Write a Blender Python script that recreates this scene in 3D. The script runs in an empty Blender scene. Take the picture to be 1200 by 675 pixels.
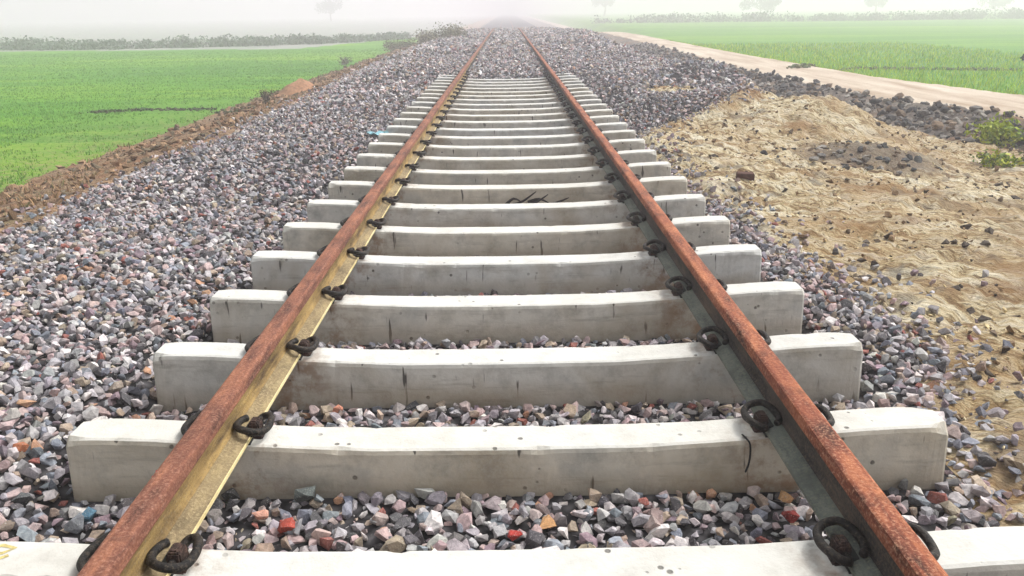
import bpy, bmesh, math, random
import numpy as np
from mathutils import Matrix, Vector
random.seed(7)
rng = np.random.default_rng(7)
SC = bpy.context.scene
COL = SC.collection

# ------------------------------------------------------------------ camera, sky, sun, exposure
F_PX, PITCH, YAW, ROLL, CAM_H, CAM_X = 953.8, 0.3283, 0.00217, -0.01398, 1.2316, 0.01365
def cam_axes():
    cy, sy, cp, sp = math.cos(YAW), math.sin(YAW), math.cos(PITCH), math.sin(PITCH)
    F = Vector((sy*cp, cy*cp, -sp)); R0 = Vector((cy, -sy, 0)); U0 = R0.cross(F)
    R = math.cos(ROLL)*R0 + math.sin(ROLL)*U0
    U = -math.sin(ROLL)*R0 + math.cos(ROLL)*U0
    return F, R, U
CF, CR, CU = cam_axes()
CPOS = Vector((CAM_X, 0, CAM_H))
cd = bpy.data.cameras.new('camera'); co = bpy.data.objects.new('camera', cd); COL.objects.link(co)
cd.sensor_width = 36; cd.lens = F_PX/1200*36; cd.clip_start = 0.05; cd.clip_end = 3000
m = Matrix.Identity(4)
for i in range(3):
    m[i][0], m[i][1], m[i][2], m[i][3] = CR[i], CU[i], -CF[i], CPOS[i]
co.matrix_world = m
SC.camera = co

SUN_EL, SUN_AZ = math.radians(52), math.radians(62)      # azimuth clockwise from +Y (the track direction)
w = bpy.data.worlds.new('World'); SC.world = w; w.use_nodes = True
wn = w.node_tree; bg = wn.nodes['Background']
sky = wn.nodes.new('ShaderNodeTexSky'); sky.sky_type = 'NISHITA'; sky.sun_disc = False
sky.sun_elevation = SUN_EL; sky.sun_rotation = SUN_AZ; sky.air_density = 1.0; sky.dust_density = 6.0; sky.ozone_density = 1.0
hs = wn.nodes.new('ShaderNodeHueSaturation'); hs.inputs['Saturation'].default_value = 0.12
wn.links.new(sky.outputs[0], hs.inputs['Color']); wn.links.new(hs.outputs[0], bg.inputs['Color'])
bg.inputs['Strength'].default_value = 0.15
sl = bpy.data.lights.new('sun', 'SUN'); sl.energy = 1.15; sl.angle = math.radians(12); sl.color = (1, .96, .9)
so = bpy.data.objects.new('sun', sl); COL.objects.link(so)
sd = Vector((math.sin(SUN_AZ)*math.cos(SUN_EL), math.cos(SUN_AZ)*math.cos(SUN_EL), math.sin(SUN_EL)))
so.rotation_euler = (-sd).to_track_quat('-Z', 'Y').to_euler()
SC.view_settings.view_transform = 'Standard'; SC.view_settings.look = 'None'
SC.view_settings.exposure = 0.55; SC.view_settings.gamma = 1
SC.cycles.volume_bounces = 2; SC.cycles.max_bounces = 6; SC.cycles.diffuse_bounces = 3
SC.cycles.use_denoising = True

# ------------------------------------------------------------------ helpers
def tag(o, label=None, cat=None, group=None, kind=None):
    if label: o['label'] = label
    if cat: o['category'] = cat
    if group: o['group'] = group
    if kind: o['kind'] = kind
    return o
def empty(name, loc=(0, 0, 0)):
    o = bpy.data.objects.new(name, None); COL.objects.link(o); o.location = loc; return o
def add_obj(name, me, parent=None, loc=None):
    o = bpy.data.objects.new(name, me); COL.objects.link(o)
    if parent: o.parent = parent
    if loc is not None: o.location = loc
    return o
def mesh_np(name, V, Fc, mat=None, colors=None, smooth=False):
    """V (n,3), Fc (m,k) uniform polygons"""
    me = bpy.data.meshes.new(name)
    V = np.asarray(V, np.float32); Fc = np.asarray(Fc, np.int32); k = Fc.shape[1]
    me.vertices.add(len(V)); me.vertices.foreach_set('co', V.ravel())
    me.loops.add(Fc.size); me.loops.foreach_set('vertex_index', Fc.ravel())
    me.polygons.add(len(Fc)); me.polygons.foreach_set('loop_start', np.arange(0, Fc.size, k, dtype=np.int32))
    me.polygons.foreach_set('use_smooth', np.full(len(Fc), smooth))
    me.update(calc_edges=True)
    if colors is not None:
        a = me.attributes.new('tint', 'FLOAT_COLOR', 'POINT')
        c = np.ones((len(V), 4), np.float32); c[:, :3] = colors; a.data.foreach_set('color', c.ravel())
    if mat: me.materials.append(mat)
    return me
def mesh_py(name, V, Fc, mat=None, smooth=False):
    me = bpy.data.meshes.new(name); me.from_pydata([tuple(v) for v in V], [], [tuple(f) for f in Fc]); me.update()
    for p in me.polygons: p.use_smooth = smooth
    if mat: me.materials.append(mat)
    return me
def fix_normals(me):
    bm = bmesh.new(); bm.from_mesh(me); bmesh.ops.recalc_face_normals(bm, faces=bm.faces); bm.to_mesh(me); bm.free(); return me
def srgb(r, g, b):
    return tuple(((c/255+.055)/1.055)**2.4 if c > 10 else c/255/12.92 for c in (r, g, b))
def hash2(ix, iy, seed):
    h = (ix.astype(np.int64)*374761393 + iy.astype(np.int64)*668265263 + seed*1442695041) & 0xffffffff
    h = ((h ^ (h >> 13))*1274126177) & 0xffffffff
    h = (h ^ (h >> 16)) & 0xffffffff
    return h/4294967295.0
def vnoise(x, y, seed=0):
    x = np.asarray(x, float); y = np.asarray(y, float)
    ix = np.floor(x); iy = np.floor(y); fx = x-ix; fy = y-iy
    fx = fx*fx*(3-2*fx); fy = fy*fy*(3-2*fy)
    a = hash2(ix, iy, seed); b = hash2(ix+1, iy, seed); c = hash2(ix, iy+1, seed); d = hash2(ix+1, iy+1, seed)
    return (a+(b-a)*fx)*(1-fy)+(c+(d-c)*fx)*fy*1.0
def fbm(x, y, freq, octv=4, seed=0):
    s = 0; a = 1; t = 0
    for i in range(octv):
        # rotate each octave so that the lattice does not line up
        ca, sa = math.cos(.6*i+.4), math.sin(.6*i+.4)
        s = s+a*(vnoise((x*ca-y*sa)*freq, (x*sa+y*ca)*freq, seed+i*17)*2-1); t += a; a *= .5; freq *= 2.07
    return s/t
def sstep(a, b, x):
    t = np.clip((x-a)/(b-a), 0, 1); return t*t*(3-2*t)

# ------------------------------------------------------------------ materials
class NT:
    def __init__(s, name):
        s.m = bpy.data.materials.new(name); s.m.use_nodes = True; s.t = s.m.node_tree
        s.b = s.t.nodes['Principled BSDF']; s.b.inputs['Specular IOR Level'].default_value = .25
        s.co = s.n('ShaderNodeTexCoord')
        s.pos = s.n('ShaderNodeNewGeometry').outputs['Position']
    def n(s, t, **k):
        x = s.t.nodes.new(t)
        for a, v in k.items(): setattr(x, a, v)
        return x
    def l(s, a, b): s.t.links.new(a, b)
    def noise(s, scale, detail=4, rough=.55, vec=None, dist=0):
        x = s.n('ShaderNodeTexNoise'); x.inputs['Scale'].default_value = scale; x.inputs['Detail'].default_value = detail
        x.inputs['Roughness'].default_value = rough; x.inputs['Distortion'].default_value = dist
        s.l(vec if vec is not None else s.pos, x.inputs['Vector']); return x.outputs['Fac']
    def vor(s, scale, vec=None, feature='F1', out='Distance', rnd=1):
        x = s.n('ShaderNodeTexVoronoi', feature=feature); x.inputs['Scale'].default_value = scale
        x.inputs['Randomness'].default_value = rnd
        s.l(vec if vec is not None else s.pos, x.inputs['Vector']); return x.outputs[out]
    def ramp(s, fac, stops, interp='LINEAR'):
        x = s.n('ShaderNodeValToRGB'); x.color_ramp.interpolation = interp; e = x.color_ramp.elements
        while len(e) < len(stops): e.new(.5)
        for i, (p, c) in enumerate(stops):
            e[i].position = p; e[i].color = (*c, 1) if len(c) == 3 else c
        s.l(fac, x.inputs[0]); return x.outputs[0]
    def g(s, fac, a, b, lo=0., hi=1.):
        x = s.n('ShaderNodeMapRange', clamp=True); x.inputs[1].default_value = a; x.inputs[2].default_value = b
        x.inputs[3].default_value = lo; x.inputs[4].default_value = hi; s.l(fac, x.inputs[0]); return x.outputs[0]
    def mix(s, fac, a, b, mode='MIX'):
        x = s.n('ShaderNodeMix', data_type='RGBA', blend_type=mode)
        for i, v in ((0, fac), (6, a), (7, b)):
            if isinstance(v, (int, float)): x.inputs[i].default_value = v
            elif isinstance(v, tuple): x.inputs[i].default_value = (*v, 1)
            else: s.l(v, x.inputs[i])
        return x.outputs[2]
    def math(s, op, a, b=0.):
        x = s.n('ShaderNodeMath', operation=op)
        for i, v in ((0, a), (1, b)):
            if isinstance(v, (int, float)): x.inputs[i].default_value = v
            else: s.l(v, x.inputs[i])
        return x.outputs[0]
    def mapping(s, vec, scale=(1, 1, 1), rot=(0, 0, 0)):
        x = s.n('ShaderNodeMapping'); x.inputs['Scale'].default_value = scale; x.inputs['Rotation'].default_value = rot
        s.l(vec, x.inputs['Vector']); return x.outputs[0]
    def bump(s, h, dist, strength=1.):
        x = s.n('ShaderNodeBump'); x.inputs['Distance'].default_value = dist; x.inputs['Strength'].default_value = strength
        s.l(h, x.inputs['Height']); s.l(x.outputs[0], s.b.inputs['Normal'])
    def out(s, col, rough=.85):
        if isinstance(col, tuple): s.b.inputs['Base Color'].default_value = (*col, 1)
        else: s.l(col, s.b.inputs['Base Color'])
        if isinstance(rough, float): s.b.inputs['Roughness'].default_value = rough
        else: s.l(rough, s.b.inputs['Roughness'])
        return s.m

def stone_mat(name, source):
    s = NT(name)
    if source == 'attr':
        a = s.n('ShaderNodeAttribute', attribute_name='tint'); c = a.outputs['Color']
    else:
        a = s.n('ShaderNodeObjectInfo'); c = a.outputs['Color']
    n = s.noise(55, 5, .65); n2 = s.noise(240, 3, .6)
    c = s.mix(1.0, c, s.ramp(n, [(.25, (.5, .5, .52)), (.5, (1, 1, 1)), (.75, (1.5, 1.48, 1.45))]), 'MULTIPLY')
    c = s.mix(s.g(n2, .6, .75), c, (.55, .54, .52))
    s.bump(s.math('ADD', n, n2), .004, .6)
    return s.out(c, .8)
M_STONE_A = stone_mat('ballast_rock', 'attr'); M_STONE_O = stone_mat('loose_rock', 'obj')

def bed_mat():
    s = NT('ballast_bed_shade')
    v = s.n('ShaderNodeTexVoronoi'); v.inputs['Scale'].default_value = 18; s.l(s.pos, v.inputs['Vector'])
    c = s.ramp(v.outputs['Distance'], [(0, (.10, .095, .10)), (.6, (.012, .011, .012))])  # near black towards cell edges: shade between stones put into the colour
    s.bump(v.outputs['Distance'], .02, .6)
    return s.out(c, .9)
M_BED = bed_mat()
def sand_mat():
    s = NT('sandy_soil')
    st = s.mapping(s.pos, (1, 1, 1), (0, 0, .7))
    st2 = s.mapping(st, (1, 2.6, 1))
    n1 = s.noise(1.1, 4, .6, dist=.6); n2 = s.noise(3.4, 7, .72, st2, .7); n3 = s.noise(20, 5, .7, st2); n4 = s.noise(130, 3, .6)
    c = s.ramp(n2, [(.36, srgb(104, 82, 58)), (.43, srgb(172, 148, 108)), (.49, srgb(222, 206, 166)), (.60, srgb(244, 236, 212))])
    c = s.mix(s.g(n3, .47, .36, 0, .85), c, srgb(92, 68, 46))
    c = s.mix(s.g(n3, .56, .68, 0, .5), c, srgb(240, 228, 196))
    c = s.mix(s.g(n1, .53, .64, 0, .7), c, srgb(146, 108, 70))
    g1 = s.noise(1.9, 5, .65, dist=.8)
    c = s.mix(s.g(g1, .55, .62, 0, .7), c, srgb(122, 120, 112))
    c = s.mix(s.g(s.noise(.75, 3, .5), .50, .60, 0, .35), c, srgb(176, 148, 108))
    c = s.mix(s.g(n4, .4, .65, .0, .3), c, srgb(120, 94, 66))
    sx = s.n('ShaderNodeSeparateXYZ'); s.l(s.pos, sx.inputs[0])
    grey_side = s.math('MULTIPLY', s.g(sx.outputs[0], 2.4, 3.6), s.g(sx.outputs[1], 7.5, 5.))  # mask for greyer patches towards the near right
    c = s.mix(s.math('MULTIPLY', grey_side, s.g(s.noise(2.6, 5, .65, dist=.7), .46, .58, 0, .7)), c, srgb(132, 124, 108))
    c = s.mix(s.g(s.noise(.9, 4, .6, dist=1.), .44, .6, 0, .42), c, srgb(168, 132, 86))
    vd = s.n('ShaderNodeVectorMath', operation='DISTANCE'); s.l(s.pos, vd.inputs[0]); vd.inputs[1].default_value = (3.85, 8.5, -.2)
    blob = s.g(s.math('ADD', vd.outputs['Value'], s.math('MULTIPLY', s.noise(2.4, 4, .65), 1.3)), 1.55, 1.1)
    c = s.mix(s.math('MULTIPLY', blob, .75), c, srgb(108, 100, 92))
    spots = s.g(s.noise(9, 6, .75, st2, .4), .42, .36, 0, .8); c = s.mix(spots, c, srgb(86, 68, 50))
    s.bump(s.math('ADD', n3, s.math('MULTIPLY', n2, 2.)), .05, .9)
    return s.out(c, .95)
M_SAND = sand_mat()
def lump_mat():
    s = NT('sand_lump'); a = s.n('ShaderNodeAttribute', attribute_name='tint')
    n = s.noise(60, 4, .6)
    c = s.mix(1., a.outputs['Color'], s.ramp(n, [(.3, (.65, .62, .58)), (.6, (1.15, 1.15, 1.15))]), 'MULTIPLY')
    s.bump(n, .01, .8); return s.out(c, .95)
M_LUMP = lump_mat()
def clay_mat():
    s = NT('clay_bank_soil')
    n1 = s.noise(1.3, 4, .6); n2 = s.noise(7, 5, .65); n3 = s.noise(40, 4, .65)
    c = s.ramp(n2, [(.3, srgb(70, 66, 62)), (.5, srgb(118, 110, 102)), (.7, srgb(150, 140, 128))])
    c = s.mix(s.g(n1, .52, .62, 0, .7), c, srgb(150, 118, 88))
    s.bump(s.math('ADD', n2, n3), .05, .8); return s.out(c, .95)
M_CLAY = clay_mat()
def clod_obj_mat():
    s = NT('clay_clod'); a = s.n('ShaderNodeObjectInfo'); n = s.noise(14, 5, .65); n2 = s.noise(90, 3, .6)
    c = s.mix(1., a.outputs['Color'], s.ramp(n, [(.3, (.6, .6, .6)), (.65, (1.3, 1.27, 1.22))]), 'MULTIPLY')
    s.bump(s.math('ADD', n, n2), .02, .8); return s.out(c, .95)
M_CLOD = clod_obj_mat()
def road_mat():
    s = NT('dirt_road_dust')
    m1 = s.mapping(s.pos, (1, .12, 1)); n1 = s.noise(2.4, 5, .6, m1); n2 = s.noise(9, 5, .65); n3 = s.noise(60, 3)
    c = s.ramp(n1, [(.3, srgb(158, 138, 116)), (.5, srgb(186, 172, 154)), (.7, srgb(204, 194, 178))])
    c = s.mix(s.g(n2, .55, .7, 0, .45), c, srgb(150, 110, 84))
    s.bump(s.math('ADD', n2, n3), .02, .6); return s.out(c, .95)
M_ROAD = road_mat()
def earth_mat():
    s = NT('brown_bank_earth')
    n1 = s.noise(1.2, 5, .65); n2 = s.noise(8, 6, .7); n3 = s.noise(40, 4)
    c = s.ramp(n2, [(.3, srgb(86, 70, 54)), (.48, srgb(134, 108, 84)), (.66, srgb(172, 148, 118))])
    c = s.mix(s.g(n1, .5, .6, 0, .6), c, srgb(156, 112, 80))
    c = s.mix(s.g(n1, .45, .35, 0, .6), c, srgb(128, 118, 84))
    s.bump(s.math('ADD', n2, n3), .05, .9); return s.out(c, .95)
M_EARTH = earth_mat()
def field_mat(name, cols, soil):
    s = NT(name)
    m1 = s.mapping(s.pos, (.22, 1.2, 1)); n0 = s.noise(.12, 4, .6, m1, .5); n1 = s.noise(.8, 5, .65, m1); n2 = s.noise(9, 5, .7)
    c = s.ramp(s.math('ADD', s.math('MULTIPLY', n0, .6), s.math('MULTIPLY', n1, .4)), [(.36, cols[0]), (.5, cols[1]), (.62, cols[2])])
    c = s.mix(s.g(n2, .52, .38, 0, .5), c, cols[3])
    if soil:   # thin crop and bare soil near the bank
        sx = s.n('ShaderNodeSeparateXYZ'); s.l(s.pos, sx.inputs[0])
        near = s.math('MULTIPLY', s.g(sx.outputs[0], -12.0, -7.4), s.g(sx.outputs[1], 28, 13))
        c = s.mix(s.math('MULTIPLY', near, s.g(n2, .45, .6)), c, soil)
    s.bump(n2, .06, .8); return s.out(c, .9)
M_FIELD_L = field_mat('young_wheat_green', (srgb(62, 122, 12), srgb(84, 144, 2), srgb(126, 166, 4), srgb(48, 96, 14)), srgb(132, 128, 84))
M_FIELD_R = field_mat('wheat_green_pale', (srgb(58, 116, 14), srgb(78, 136, 8), srgb(112, 154, 12), srgb(48, 94, 14)), None)
def fallow_mat():
    s = NT('fallow_soil'); n = s.noise(.3, 5, .6)
    return s.out(s.ramp(n, [(.4, srgb(150, 148, 146)), (.6, srgb(138, 146, 136))]), .95)
M_FALLOW = fallow_mat()
def blade_mat():
    s = NT('wheat_blade'); a = s.n('ShaderNodeAttribute', attribute_name='tint')
    s.b.inputs['Subsurface Weight'].default_value = 0
    return s.out(a.outputs['Color'], .7)
M_BLADE = blade_mat()
def plain(name, col, rough=.8, var=.25, scale=30, metal=0.):
    s = NT(name); n = s.noise(scale, 5, .65)
    c = s.mix(1., tuple(col), s.ramp(n, [(.3, (1-var,)*3), (.7, (1+var,)*3)]), 'MULTIPLY')
    s.b.inputs['Metallic'].default_value = metal
    s.bump(n, .004, .5); return s.out(c, rough)
def concrete_mat():
    s = NT('sleeper_concrete')
    info = s.n('ShaderNodeObjectInfo'); rv = info.outputs['Random']
    add = s.n('ShaderNodeVectorMath', operation='ADD'); sc = s.n('ShaderNodeVectorMath', operation='SCALE')
    cmb = s.n('ShaderNodeCombineXYZ')
    for i in range(3): s.l(s.math('MULTIPLY', rv, 37.+9*i), cmb.inputs[i])
    s.l(s.co.outputs['Object'], add.inputs[0]); s.l(cmb.outputs[0], add.inputs[1]); v = add.outputs[0]
    base = s.ramp(rv, [(0, srgb(204, 202, 195)), (.35, srgb(208, 200, 184)), (.7, srgb(199, 200, 198)), (1, srgb(196, 188, 170))])
    n0 = s.noise(2.2, 4, .6, v, .4); n1 = s.noise(9, 6, .7, v); n2 = s.noise(70, 4, .7, v)
    c = s.mix(s.g(n0, .46, .66, 0, .65), base, srgb(146, 132, 108))
    c = s.mix(s.g(n0, .45, .28, 0, .6), c, srgb(126, 133, 137))
    c = s.mix(s.g(n1, .48, .72, 0, .5), c, srgb(106, 103, 96))
    c = s.mix(s.g(n2, .4, .75, 0, .35), c, srgb(196, 194, 186))
    c = s.mix(s.g(s.noise(1., 5, .7, s.mapping(v, (3, 3, 26))), .55, .7, 0, .35), c, srgb(112, 106, 96))
    # upward faces painted paler, their stronger daylight put into the colour
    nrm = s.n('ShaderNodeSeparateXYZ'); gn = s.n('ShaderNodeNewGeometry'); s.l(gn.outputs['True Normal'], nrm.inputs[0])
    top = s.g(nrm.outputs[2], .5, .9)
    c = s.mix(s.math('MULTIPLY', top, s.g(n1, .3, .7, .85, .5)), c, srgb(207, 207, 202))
    # pin holes and dark drips
    pit = s.vor(17, v); pm = s.math('MULTIPLY', s.g(pit, .16, .10), s.g(s.noise(3.1, 2, .5, v), .5, .58))
    c = s.mix(s.math('MULTIPLY', pm, .75), c, srgb(70, 66, 60))
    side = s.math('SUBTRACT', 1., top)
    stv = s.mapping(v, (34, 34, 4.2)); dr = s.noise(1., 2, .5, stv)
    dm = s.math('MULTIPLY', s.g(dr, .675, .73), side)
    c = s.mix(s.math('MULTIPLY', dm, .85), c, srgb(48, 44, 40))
    # soil stain near the foot of the sleeper
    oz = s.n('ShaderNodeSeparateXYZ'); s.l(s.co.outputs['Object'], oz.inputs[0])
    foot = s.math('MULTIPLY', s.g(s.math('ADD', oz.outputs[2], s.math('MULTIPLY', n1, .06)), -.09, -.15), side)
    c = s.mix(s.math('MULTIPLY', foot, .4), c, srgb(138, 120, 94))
    ax = s.math('ABSOLUTE', oz.outputs[0]); near = s.g(s.math('ABSOLUTE', s.math('SUBTRACT', ax, .86)), .20, .07)
    rs = s.math('MULTIPLY', near, s.g(s.math('ADD', n1, s.math('MULTIPLY', n0, .6)), .74, .92))
    c = s.mix(s.math('MULTIPLY', rs, .7), c, srgb(134, 100, 70))
    h = s.math('ADD', s.math('MULTIPLY', n2, .6), s.math('SUBTRACT', n1, s.math('MULTIPLY', pm, 2.)))
    s.bump(h, .006, .55); return s.out(c, .88)
M_CONC = concrete_mat()
def rust_mat(name, cols, streak=.2, rough=.85):
    s = NT(name)
    m1 = s.mapping(s.pos, (1, streak, 1)); n1 = s.noise(16, 6, .7, m1); n2 = s.noise(110, 5, .7); n3 = s.noise(3.2, 3, .6)
    c = s.ramp(n1, [(.34, cols[0]), (.48, cols[1]), (.64, cols[2])])
    c = s.mix(s.g(n2, .5, .72, 0, .75), c, cols[3]); c = s.mix(s.g(n2, .45, .3, 0, .6), c, cols[0])
    c = s.mix(s.g(n3, .52, .68, 0, .6), c, cols[1])
    c = s.mix(s.g(s.noise(7, 5, .7), .54, .66, 0, .5), c, cols[0])
    s.bump(s.math('ADD', n2, n1), .004, .9); return s.out(c, rough)
M_HEAD_L = rust_mat('rust_brown', (srgb(70, 46, 40), srgb(122, 78, 62), srgb(158, 104, 78), srgb(182, 140, 120)))
M_HEAD_R = rust_mat('rust_orange', (srgb(64, 40, 34), srgb(134, 74, 54), srgb(180, 112, 76), srgb(214, 168, 136)))
M_WEB_L = rust_mat('sunlit_ochre_web', (srgb(78, 62, 44), srgb(138, 114, 72), srgb(178, 150, 94), srgb(122, 110, 92)))  # ochre web, brightened in colour as the side facing the sun
M_WEB_R = rust_mat('shaded_web', (srgb(40, 37, 36), srgb(70, 65, 62), srgb(98, 84, 72), srgb(114, 98, 82)))  # web on the side away from the sun, shade painted into its colour
M_FOOT_L = rust_mat('dusty_foot', (srgb(92, 80, 60), srgb(132, 116, 88), srgb(160, 142, 104), srgb(190, 174, 136)))
M_FOOT_R = rust_mat('grey_green_foot', (srgb(76, 80, 75), srgb(104, 110, 103), srgb(128, 132, 121), srgb(148, 144, 122)))
M_EDGE = rust_mat('lit_foot_edge', (srgb(190, 172, 120), srgb(220, 204, 150), srgb(232, 220, 176), srgb(200, 190, 160)))  # light caught by the left foot edge, put into its colour
M_CLIP = rust_mat('clip_steel', (srgb(12, 12, 12), srgb(24, 22, 21), srgb(44, 37, 32), srgb(104, 92, 78)), 1, .6)
M_INSERT = rust_mat('insert_iron', (srgb(24, 19, 18), srgb(52, 39, 35), srgb(84, 62, 54), srgb(130, 104, 92)), 1)
M_LINER = plain('liner_nylon', srgb(44, 46, 44), .7)

# ------------------------------------------------------------------ ground shape
def road_low(y):
    return np.interp(y, [0, 9, 12, 15, 20, 26, 40, 70, 120], [8.2, 7.7, 7.2, 6.45, 6.15, 6.2, 6.5, 7.0, 8.0])
def road_up(y):
    return np.interp(y, [0, 9, 14, 19, 30, 56, 90, 120], [10.4, 9.8, 9.1, 8.3, 8.1, 8.3, 9.0, 9.8])
def ball_left(y):
    return -3.68 - .75*sstep(11, 32, y) + .12*fbm(y*0+3, y, .9, 3, 5)
def ball_right(y):
    return np.interp(y, [0, 2, 2.7, 3.3, 4, 5.3, 7.5, 9.3, 10.1, 10.8, 11.6, 14, 18, 33, 49],
                     [1.5, 1.55, 1.68, 1.95, 1.82, 1.68, 1.52, 1.5, 1.75, 2.7, 3.5, 4.2, 4.8, 5.3, 5.0])
PX = [-400, -60, -9, -7.3, -6.6, -5.0, -3.9, -3.3, -2.6, -1.62, -1.40, 1.40, 1.62, 2.0, 3.2, 4.4, 5.0]
PZ = [-1.3, -1.15, -1.1, -1.08, -1.0, -.56, -.30, -.21, -.16, -.15, -.215, -.215, -.19, -.21, -.27, -.38, -.5]
PF = [-1.3, -1.15, -1.1, -1.08, -1.0, -.56, -.30, -.10, .0, .02, .02, .02, .03, .05, .03, -.1, -.42]
def drop(y):
    return np.minimum(.0007*np.maximum(np.asarray(y, float)-52, 0)**2, .95)
def ground_z(x, y, detail=True):
    near = np.interp(x, PX, PZ); far = np.interp(x, PX, PF)
    k = sstep(15.0, 18.2, y)
    ks = sstep(6., 12., y)*.55
    inner = (np.abs(x) < 1.42)
    kk = np.where(inner, k, np.where(x < 0, np.maximum(k, ks), k))
    # heap of ballast on the right from about 10 m on
    front = sstep(9.7, 11.6, y - .35*(x-1.6)*0 + .25*fbm(x, y, 1.3, 3, 9)) * sstep(1.42, 1.9, x)
    kk = np.where(x > 1.42, np.maximum(k, front*np.where(x < ball_right(y)+.5, 1, 0)*sstep(.55, -.25, x-ball_right(y))), kk)
    z = near*(1-kk)+far*kk
    z = z - np.where(inner, .022*sstep(2.0, 3.0, y)*(1-k), 0)
    # heap humps
    z = z + .30*np.exp(-((x-3.5)/.9)**2-((y-15.0)/1.3)**2) + .22*np.exp(-((x-4.2)/.7)**2-((y-19)/2.5)**2)
    z = z + .30*np.exp(-((x-3.6)/1.1)**2-((y-40)/9)**2) + .12*np.exp(-((x-3.1)/.8)**2-((y-26)/4)**2)
    # right of the ballast: ditch, clay bank, road, field
    L = road_low(y); U = road_up(y)
    t = x-L
    bank = np.interp(t, [-2.4, -1.5, -1.1, -.5, 0, .25], [-.42, -.52, -.56, -.42, -.30, -.28])
    rz = np.where(x > U, np.interp(x-U, [0, .35, 1.2, 40, 400], [-.28, -.5, -.58, -.75, -1.0]), bank)
    b = sstep(-2.6, -1.2, t)
    z = np.where(x > 2, z*(1-b)+rz*b, z)
    # sand mounds
    z = z + .42*np.exp(-((x-4.05)/1.15)**2-((y-10.9)/1.0)**2)*(x > 1.5) + .16*np.exp(-((x-3.9)/.5)**2-((y-8.6)/.5)**2) \
          + .08*np.exp(-((x-2.9)/.5)**2-((y-5.2)/.7)**2) + .10*np.exp(-((x-3.6)/.8)**2-((y-4.0)/.8)**2)
    z = z - drop(y)*np.where(x < 0, sstep(-7.5, -5., x), sstep(13., 10., x))
    if detail:
        r = region(x, y)
        amp = np.select([r == 0, r == 1, r == 2, r == 3, r == 4, r == 5], [.018, .05, .02, .065, .07, .012], .02)
        amp = np.where((r == 3) & (x < 3), .022, amp)
        amp = np.where(inner, .006, amp)
        z = z + amp*fbm(x, y, 2.6, 5, 21)
        ridg = 1-np.abs(fbm(x*.8+y*.5, y*.8-x*.4, 4.5, 4, 33))*2
        z = z + np.where(r == 3, .034*(1-np.abs(fbm(x*1.1+y*.3, y*1.9-x*.9, 8., 3, 63))*2)-.02+.055*ridg*sstep(-.35, .35, fbm(x, y, .9, 3, 71))+.05*fbm(x*1.+y*.6, y*1.6-x*.9, 2.2, 3, 55), 0) + np.where(r == 4, .05*ridg, 0) + np.where(r == 1, .04*ridg, 0)
        z = z + np.where((r == 0) & ~inner, .03*fbm(x, y, .9, 2, 77), 0)
    return z
def FAR_L(x): return np.interp(x, [-60, -33, -15, -7], [64, 62, 60, 90])
def region(x, y, m=0.):
    """0 ballast, 1 brown bank, 2 left field, 3 sand, 4 clay bank, 5 road, 6 right field"""
    nz = .22*fbm(x, y, 1.1, 4, 41); nf = .45*fbm(x, y, .7, 4, 43)
    r = np.full(np.shape(x), 3)
    xl = ball_left(y)+m; xr = ball_right(y)-m; L = road_low(y); U = road_up(y)
    r = np.where(x + nz*.6 < L-1.25, 3, 4)
    r = np.where((y > 14.5) & (x > xr-.2) & (x < L), 4, r)
    r = np.where((x + nz*.5 < xr), 0, r)
    patch = ((x-2.5)/.42)**2 + ((y-12.6)/.5)**2 < 1 + nz*2
    r = np.where(patch, 3, r)
    r = np.where(x + nz < xl, 1, r)
    r = np.where(x + nf < -7.0, 2, r)
    r = np.where((x < -7.0) & (y > FAR_L(x)), 7, r)
    r = np.where(x + nz*.5 > L, 5, r)
    r = np.where(x + nz*.7 > U+.1, 6, r)
    return r
def grow(a, b, h0, k, hmax=40):
    out = [a]; h = h0
    while out[-1] < b:
        out.append(out[-1]+h); h = min(h*k, hmax)
    return out
xs = np.array(sorted([-v for v in grow(4.6, 420, .05, 1.06)][1:]) + list(np.arange(-4.6, 7.6, .05)) + grow(7.6, 420, .05, 1.06))
ys = np.array(sorted([-v for v in grow(0, 12, .15, 1.2)][1:]) + list(np.arange(0, 13.5, .05)) + grow(13.5, 520, .05, 1.025))
GX, GY = np.meshgrid(xs, ys)
GZ = ground_z(GX, GY)
nx, ny = len(xs), len(ys)
V = np.stack([GX.ravel(), GY.ravel(), GZ.ravel()], 1)
ii = (np.arange(ny-1)[:, None]*nx+np.arange(nx-1)[None, :]).ravel()
quads = np.stack([ii, ii+1, ii+1+nx, ii+nx], 1)
cx = V[quads].mean(1); reg = region(cx[:, 0], cx[:, 1], .13)
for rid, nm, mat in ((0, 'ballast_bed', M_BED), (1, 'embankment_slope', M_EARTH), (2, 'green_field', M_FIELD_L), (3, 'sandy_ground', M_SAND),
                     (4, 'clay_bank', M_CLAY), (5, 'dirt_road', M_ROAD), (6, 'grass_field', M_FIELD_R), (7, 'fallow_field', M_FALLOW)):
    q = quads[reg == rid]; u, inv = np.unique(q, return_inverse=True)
    o = add_obj(nm, mesh_np(nm, V[u], inv.reshape(q.shape), mat, smooth=True)); tag(o, kind='structure')

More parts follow.
